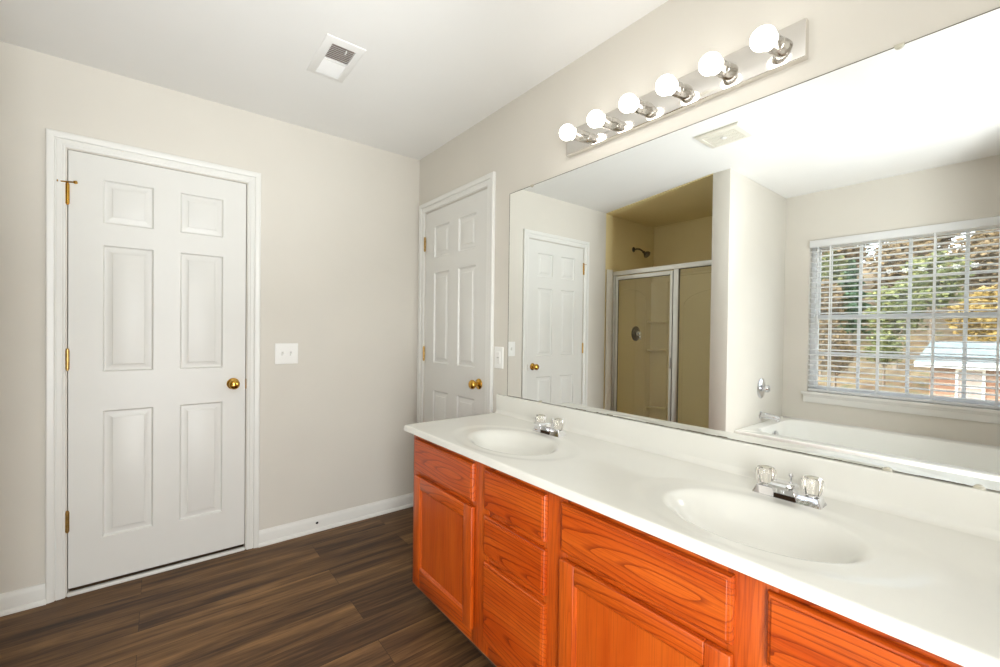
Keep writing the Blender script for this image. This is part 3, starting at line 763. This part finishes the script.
en = thing('shower_enclosure', (XE, (PY1+B)/2, .118), 'framed glass shower door and fixed panel with satin aluminum frame, seen in the mirror', 'shower door')
y0, y1 = PY1+.014, B-.014
bm = BM(); box(bm, (XE-.020, y0, 1.812), (XE+.020, y1, 1.856), .004); obj('header', bm, 'satin_aluminium', en, 30)
bm = BM(); box(bm, (XE-.022, y0, .1185), (XE+.022, y1, .142), .003); obj('sill_track', bm, 'satin_aluminium', en, 30)
for a, b2 in ((y1-.026, y1), (1.950, 1.996), (y0, y0+.022)):
    bm = BM(); box(bm, (XE-.018, a, .1425), (XE+.018, b2, 1.8115), .003); obj('jamb', bm, 'satin_aluminium', en, 30)
bm = BM(); box(bm, (XE+.0225, B-.0185, .120), (-.679, B-.0132, 1.870), .0015); o_ = obj('filler_strip', bm, 'caulk', en, 30); o_['label'] = 'cream filler strip beside the frame'
bm = BM(); box(bm, (XE-.003, y0+.022, .1425), (XE+.003, 1.950, 1.8115)); obj('fixed_glass', bm, 'shower_glass', en, 0)
bm = BM()
for a, b2 in (((XE+.0035, y0+.022, .1425), (XE+.006, y0+.025, 1.8115)), ((XE+.0035, 1.946, .1425), (XE+.006, 1.950, 1.8115)), ((XE+.0035, y0+.022, 1.806), (XE+.006, 1.950, 1.8115))): box(bm, a, b2)
obj('glass_seal', bm, 'dark_gap', en, 0)
dy0, dy1 = 2.004, y1-.031
bm = BM(); box(bm, (XE-.003, dy0+.020, .180), (XE+.003, dy1-.024, 1.772)); dg = obj('door', bm, 'shower_glass', en, 0)
bm = BM()
for a, b2 in (((dy0, .150), (dy0+.024, 1.804)), ((dy1-.028, .150), (dy1, 1.804))): box(bm, (XE-.006, a[0], a[1]), (XE+.014, b2[0], b2[1]), .003)
for z0, z1 in ((.150, .184), (1.768, 1.804)): box(bm, (XE-.0055, dy0+.024, z0), (XE+.0135, dy1-.028, z1), .003)
obj('door_frame', bm, 'satin_aluminium', dg, 30)
bm = BM()
box(bm, (XE+.003, dy1-.031, .19), (XE+.0065, dy1-.028, 1.766)); box(bm, (XE+.003, dy0+.024, 1.762), (XE+.0065, dy1-.03, 1.766)); box(bm, (XE-.012, dy1+.0003, .15), (XE+.002, dy1+.0045, 1.804))
box(bm, (XE-.010, 1.9965, .15), (XE+.0, 2.0035, 1.804))
obj('door_seal', bm, 'dark_gap', dg, 0)
bm = BM(); box(bm, (XE+.0145, dy0+.004, .915), (XE+.036, dy0+.010, 1.015), .002); box(bm, (XE+.0145, dy0+.002, .90), (XE+.0165, dy0+.022, 1.03), .0008)
obj('door_handle', bm, 'satin_aluminium', dg, 30)

hd = thing('showerhead', (-1.160, B, 2.125), 'shower head on a bent arm high on the tan shower wall', 'shower head')
bm = BM(); lathe(bm, [(0, 0), (.028, 0), (.027, .004), (.018, .010), (.010, .012), (0, .012)], (-1.160, B-.0002, 2.130), (0, -1, 0), 24); obj('flange', bm, 'brushed_nickel', hd, 35)
bm = BM(); tube(bm, [(-1.16, B-.010, 2.130), (-1.16, B-.045, 2.130), (-1.16, B-.075, 2.122), (-1.16, B-.100, 2.104), (-1.16, B-.118, 2.086)], .0095, 12); obj('arm', bm, 'brushed_nickel', hd, 50)
bm = BM(); lathe(bm, [(0, 0), (.012, 0), (.014, .012), (.012, .020), (.020, .030), (.034, .050), (.038, .062), (.036, .068), (0, .066)], (-1.16, B-.112, 2.092), (0, -.78, -.62), 26); obj('head', bm, 'brushed_nickel', hd, 40)
sv = thing('shower_valve', (-1.205, B-tk, 1.228), 'round chrome shower valve trim with a lever, on the tan shower wall', 'valve')
bm = BM(); lathe(bm, [(0, .0), (.080, .0), (.080, .003), (.072, .008), (.040, .014), (.034, .016), (0, .016)], (-1.205, B-tk-.0003, 1.228), (0, -1, 0), 36); obj('valve_plate', bm, 'brushed_nickel', sv, 35)
bm = BM(); lathe(bm, [(0, .0155), (.026, .0155), (.024, .045), (.018, .056), (0, .058)], (-1.205, B-tk, 1.228), (0, -1, 0), 26); tube(bm, [(-1.205, B-tk-.045, 1.228), (-1.205, B-tk-.050, 1.20), (-1.205, B-tk-.056, 1.165)], [.008, .007, .006], 10); obj('valve_lever', bm, 'chrome', sv, 40)

# ------------------------------------------------------------------ bathtub
TX0, TX1, TZ = WX+.001, -.527, .518
tubo = thing('bathtub', ((TX0+TX1)/2, (TUBY+PY0)/2, 0), 'white acrylic garden bathtub below the window, seen in the mirror', 'bathtub')
ty0, ty1 = TUBY+.001, PY0-.001
def rrect(x0, x1, y0_, y1_, r, z, n_=8):
    p = []
    for cx_, cy_, a0 in ((x1-r, y1_-r, 0), (x0+r, y1_-r, 90), (x0+r, y0_+r, 180), (x1-r, y0_+r, 270)):
        for k in range(n_+1):
            a = math.radians(a0+90*k/n_); p.append((cx_+r*math.cos(a), cy_+r*math.sin(a), z))
    return p
bm = BM(); cxm = (TX0+TX1)/2
loops(bm, [rrect(TX0, TX1, ty0, ty1, .004, 0), rrect(TX0, TX1, ty0, ty1, .004, TZ-.020), rrect(TX0, TX1, ty0, ty1, .006, TZ-.006), rrect(TX0+.006, TX1-.006, ty0+.006, ty1-.006, .006, TZ),
           rrect(TX0+.095, TX1-.095, ty0+.095, ty1-.075, .15, TZ), rrect(TX0+.105, TX1-.105, ty0+.105, ty1-.085, .15, TZ-.004), rrect(TX0+.112, TX1-.112, ty0+.115, ty1-.092, .15, TZ-.018),
           rrect(TX0+.135, TX1-.135, ty0+.16, ty1-.110, .16, TZ-.16), rrect(TX0+.150, TX1-.150, ty0+.20, ty1-.120, .16, TZ-.18), rrect(TX0+.185, TX1-.185, ty0+.30, ty1-.150, .15, .14), rrect(TX0+.21, TX1-.21, ty0+.35, ty1-.18, .13, .115), rrect(TX0+.26, TX1-.26, ty0+.40, ty1-.24, .10, .105)], True, True)
obj('tub_shell', bm, 'tub_acrylic', tubo, 40)
bm = BM(); lathe(bm, [(0, 0), (.034, 0), (.034, .006), (.028, .011), (.0, .013)], (-1.02, ty1-.1065, .435), (0, -1, .12), 26); obj('overflow_plate', bm, 'chrome', tubo, 35)
bm = BM(); lathe(bm, [(0, 0), (.03, 0), (.03, .004), (.02, .006), (.0, .006)], (-1.02, 1.06, .1052), (0, 0, 1), 22); obj('drain', bm, 'chrome', tubo, 35)
sp = thing('tub_spout', (-1.015, PY0, .575), 'chrome bathtub spout on the partition above the tub rim', 'spout')
bm = BM(); lathe(bm, [(0, 0), (.032, 0), (.031, .006), (.026, .010), (0, .010)], (-1.015, PY0-.0003, .578), (0, -1, 0), 24); obj('flange', bm, 'chrome', sp, 35)
bm = BM(); L = []
for t, (hw, hh, zc) in ((.008, (.024, .024, .578)), (.05, (.024, .023, .578)), (.09, (.023, .021, .576)), (.12, (.021, .018, .571)), (.138, (.017, .012, .564))):
    L.append([(-1.015+hw*math.cos(2*math.pi*k/20), PY0-t, zc+hh*math.sin(2*math.pi*k/20)) for k in range(20)])
loops(bm, L, True, True); cyl(bm, (-1.015, PY0-.122, .566), (-1.015, PY0-.124, .543), .014, n=16); obj('spout_body', bm, 'chrome', sp, 40)
tv = thing('tub_valve', (-1.018, PY0, .796), 'round chrome bathtub valve trim with clear knob on the partition', 'valve')
bm = BM(); lathe(bm, [(0, .0), (.082, .0), (.082, .003), (.074, .008), (.042, .013), (.030, .016), (0, .016)], (-1.018, PY0-.0003, .796), (0, -1, 0), 36); obj('valve_plate', bm, 'chrome', tv, 35)
bm = BM(); lathe(bm, [(0, .0155), (.018, .0155), (.018, .026), (.028, .032), (.030, .048), (.024, .058), (0, .060)], (-1.018, PY0, .796), (0, -1, 0), 26); obj('valve_knob', bm, 'chrome', tv, 40)

# ------------------------------------------------------------------ window, sill and blind
wy0, wy1, wz0, wz1 = WIN
win = thing('window_1', (WX-.13, (wy0+wy1)/2, wz0), None, None, None, 'structure')
FX = -1.585
bm = BM(); fw = .030
for a, b2 in (((wy0+.0005, wz0+.0005), (wy0+fw, wz1-.0005)), ((wy1-fw, wz0+.0005), (wy1-.0005, wz1-.0005))): box(bm, (FX-.05, a[0], a[1]), (FX+.03, b2[0], b2[1]), .003)
for a, b2 in (((wy0+fw, wz0+.0005), (wy1-fw, wz0+fw)), ((wy0+fw, wz1-fw), (wy1-fw, wz1-.0005))): box(bm, (FX-.05, a[0], a[1]), (FX+.03, b2[0], b2[1]), .003)
obj('window_frame', bm, 'window_vinyl', win, 30)
zm = 1.385
for nm, z0, z1, xo in (('lower_sash', wz0+fw+.0005, zm+.02, .008), ('upper_sash', zm-.02, wz1-fw-.0005, -.022)):
    bm = BM(); x0 = FX+xo; s0, s1 = wy0+fw+.0005, wy1-fw-.0005
    for a, b2 in (((s0, z0), (s0+.022, z1)), ((s1-.022, z0), (s1, z1)), ((s0+.022, z0), (s1-.022, z0+.034)), ((s0+.022, z1-.034), (s1-.022, z1))): box(bm, (x0-.012, a[0], a[1]), (x0+.016, b2[0], b2[1]), .002)
    zc = (z0+z1)/2
    for k in (1, 2, 3):
        y = s0+(s1-s0)*k/4; box(bm, (x0-.006, y-.010, z0+.03), (x0+.008, y+.010, z1-.03), .002)
    box(bm, (x0-.0055, s0+.02, zc-.010), (x0+.0075, s1-.02, zc+.010), .002)
    sa = obj(nm, bm, 'window_vinyl', win, 30)
    bm = BM(); box(bm, (x0-.0015, s0+.02, z0+.03), (x0+.0015, s1-.02, z1-.03)); obj('glass_pane', bm, 'window_glass', sa, 0)
bm = BM(); box(bm, (WX-.10, wy0+.0006, wz0+.0005), (WX, wy1-.0006, wz0+.022), .002); box(bm, (WX+.0003, wy0-.035, wz0-.003), (WX+.032, wy1+.035, wz0+.022), .006, 3)
prism(bm, [(WX+.0003, wz0-.068), (WX+.012, wz0-.068), (WX+.016, wz0-.060), (WX+.016, wz0-.022), (WX+.024, wz0-.010), (WX+.026, wz0-.0034), (WX+.0003, wz0-.0034)], 1, wy0-.020, wy1+.020)
o = struct('trim_3', bm, 'white_trim', 30)

bl = thing('window_blind', (WX-.02, (wy0+wy1)/2, wz1), 'white slatted horizontal blind hanging in the window above the bathtub', 'blind')
sy0, sy1 = wy0+.004, wy1-.004
bm = BM(); box(bm, (WX-.050, sy0, 1.970), (WX+.022, sy1, 2.0275), .003); obj('headrail', bm, 'blind_white', bl, 30)
bm = BM(); z = 1.942; zs_ = []
while z > .800: zs_.append(z); z -= .0435
for z in zs_:
    L = []
    for k, (x_, dz) in enumerate(((-.025, -.0030), (-.012, .0010), (0, .0022), (.012, .0010), (.025, -.0030))): L.append((x_, dz))
    poly = [(WX-.022+a, z+b2) for a, b2 in L]+[(WX-.022+a, z+b2-.0042) for a, b2 in L[::-1]]
    prism(bm, poly, 1, sy0+.003, sy1-.003)
obj('slats', bm, 'blind_white', bl, 40)
bm = BM(); box(bm, (WX-.047, sy0+.003, .762), (WX+.003, sy1-.003, .782), .003); obj('bottom_rail', bm, 'blind_white', bl, 30)
for y in (1.056, .763, .473, .180):
    bm = BM()
    for x_ in (WX-.0485, WX+.0045): box(bm, (x_-.0006, y-.005, .782), (x_+.0006, y+.005, 1.970))
    for z in zs_: box(bm, (WX-.0485, y-.0012, z-.0033), (WX+.0045, y+.0012, z-.0028))
    obj('ladder_cord', bm, 'blind_white', bl, 0)
bm = BM(); cyl(bm, (WX+.016, 1.135, 1.968), (WX+.012, 1.135, 1.30), .0042, n=8); obj('tilt_wand', bm, 'blind_white', bl, 40)

# ------------------------------------------------------------------ outdoors
def ground_z(x, y):
    t = max(0, (-x-16)/30); return -3.0 + 1.3*sst((-x-6)/14) + 5.5*t*t*(1 if t < 1 else 1) + .25*math.sin(x*.5+y*.3)
bm = BM(); gx = [-1.9-i*1.6 for i in range(36)]; gy = [-22+i*1.8 for i in range(36)]
V = [[bm.verts.new((x, y, ground_z(x, y))) for y in gy] for x in gx]
for i in range(len(gx)-1):
    for j in range(len(gy)-1): bm.faces.new((V[i][j], V[i][j+1], V[i+1][j+1], V[i+1][j]))
o = obj('ground_hillside', bm, 'leaf_litter', None, 60); o['kind'] = 'structure'

hs = thing('neighbor_house', (-23, -1.5, -2.2), 'brick house with pale blue-grey roof outside the window, seen through the blind', 'house')
hx0, hx1, hy0, hy1 = -27.5, -20.4, -7.0, 2.55; he = .26
bm = box(BM(), (hx0, hy0, -3.0), (hx1, hy1, he)); obj('brick_walls', bm, 'brick_wall', hs, 0)
bm = BM(); xm = (hx0+hx1)/2; rz = .92
prism(bm, [(hx1+.5, he-.10), (hx1+.5, he+.02), (xm, rz+.12), (hx0-.5, he+.02), (hx0-.5, he-.10), (xm, rz)], 1, hy0-.4, hy1+.35); obj('roof', bm, 'shingle', hs, 0)
bm = BM(); box(bm, (hx1+.46, hy0-.4, he-.16), (hx1+.54, hy1+.35, he+.01)); obj('gutter', bm, 'white_trim', hs, 0)
for y in (1.2, -1.6, -4.2):
    bm = BM()
    for a, b2 in (((y, -1.15), (y+.07, .02)), ((y+.63, -1.15), (y+.70, .02)), ((y, -1.22), (y+.7, -1.15)), ((y, .02), (y+.7, .09)), ((y+.07, -.6), (y+.63, -.54))): box(bm, (hx1-.02, a[0], a[1]), (hx1+.06, b2[0], b2[1]))
    w_ = obj('house_window', bm, 'white_trim', hs, 0)
    bm = box(BM(), (hx1-.015, y+.07, -1.15), (hx1+.02, y+.63, .02)); obj('house_pane', bm, 'vent_dark', w_, 0)

def crown_mesh(seed, rad, n, pine=False, leaf=.125):
    rnd = random.Random(seed); bm = BM()
    for i in range(n):
        if pine:
            h = rnd.random()**.8; a = rnd.random()*6.283; rr_ = (1-h)*rad*math.sqrt(rnd.random())*(.8+.4*math.sin(h*40)); c = Vector((rr_*math.cos(a), rr_*math.sin(a), h*rad*3.2))
        else:
            while True:
                c = Vector((rnd.uniform(-1, 1), rnd.uniform(-1, 1), rnd.uniform(-1, 1)))
                if c.length < 1: break
            nn = noise.noise(c*2.4+Vector((seed, 0, 0)))
            if nn < -.18: continue
            c = Vector((c.x*rad, c.y*rad, c.z*rad*1.25))*(.82+.5*nn)
        q = Vector((rnd.gauss(0, 1), rnd.gauss(0, 1), rnd.gauss(0, 1)+.4)).normalized().to_track_quat('Z', 'Y')
        s = leaf*rnd.uniform(.6, 1.4)
        bm.faces.new([bm.verts.new(c + q @ Vector(p)) for p in ((-s, -s*.4, 0), (0, -s*.6, s*.15), (s, 0, 0), (0, s*.6, s*.15), (-s, s*.4, 0))])
    return bm
def make_tree(name, cmat, seed, rad, th, n, pine=False):
    bm = crown_mesh(seed, rad, n, pine)
    me = bpy.data.meshes.new(name+'_crown'); bm.to_mesh(me); bm.free(); me.materials.append(MATS[cmat])
    bm = BM(); tube(bm, [(0, 0, -.3), (.02, .03, th*.5), (-.03, .02, th), (.02, 0, th+rad*.7)], [.16, .12, .09, .03], 8)
    rnd = random.Random(seed)
    if not pine:
        for k in range(6):
            a = rnd.random()*6.28; z = th*rnd.uniform(.6, 1); tube(bm, [(0, 0, z), (.5*rad*math.cos(a), .5*rad*math.sin(a), z+rad*.35), (.85*rad*math.cos(a), .85*rad*math.sin(a), z+rad*.8)], [.06, .04, .015], 6)
    mt_ = bpy.data.meshes.new(name+'_trunk'); bm.to_mesh(mt_); bm.free(); mt_.materials.append(MATS['bark']); mt_.shade_smooth()
    return me, mt_, (th if not pine else th*.3), rad
KINDS = {
    'gold': (make_tree('gold', 'leaves_gold', 11, 1.5, 2.2, 3000), 'golden_tree', 'golden yellow autumn tree outside, seen through the blind'),
    'brown': (make_tree('brown', 'leaves_brown', 23, 1.75, 3.4, 3600), 'brown_tree', 'brown-leaved autumn tree on the slope outside, seen through the blind'),
    'olive': (make_tree('olive', 'leaves_olive', 37, 1.7, 3.2, 3400), 'olive_tree', 'olive green bushy tree outside, seen through the blind'),
    'pine': (make_tree('pine', 'needles_green', 51, 1.7, 3.0, 4200, True), 'pine_tree', 'dark green conifer outside, seen through the blind'),
}
def plant(kind, x, y, s):
    (cm, tm, th, rad), nm, lab = KINDS[kind]
    t = thing(nm, (x, y, ground_z(x, y)), lab, 'tree', {'gold': 'golden trees outside', 'brown': 'brown trees outside', 'olive': 'olive trees outside', 'pine': 'conifers outside'}[kind])
    t.scale = (s, s, s); t.rotation_euler.z = (x*7+y*3) % 6.28
    c = bpy.data.objects.new('crown', cm); COL.objects.link(c); c.parent = t; c.location = (0, 0, th+(rad*.55 if kind != 'pine' else 0))
    k = bpy.data.objects.new('trunk', tm); COL.objects.link(k); k.parent = t
rowset = (( -30.5, .82, (('pine', -1.4), ('gold', 1.6), ('olive', 5.0), ('brown', 8.4), ('olive', 11.6))),
          (-35.5, .95, (('olive', -3.2), ('pine', .5), ('olive', 4.2), ('pine', 8.0), ('brown', 11.8))),
          (-38.5, 1.0, (('brown', -5.4), ('olive', -1.3), ('brown', 2.3), ('brown', 6.0), ('olive', 9.9))),
          (-43, 1.1, (('brown', -2.4), ('brown', 1.9), ('brown', 6.2), ('brown', 10.6), ('olive', 15))),
          (-47.5, 1.3, (('brown', -4), ('olive', 1), ('brown', 6), ('brown', 11), ('brown', 16))))
for x, s_, row in rowset:
    for kd, y in row: plant(kd, x, y, s_*(1.15 if kd == 'gold' else 1))
plant('brown', -25, 7.0, .5); plant('olive', -24, 4.4, .42); plant('brown', -21.5, 5.6, .45); plant('brown', -24.5, 8.8, .7); plant('gold', -17, 6.6, .5)
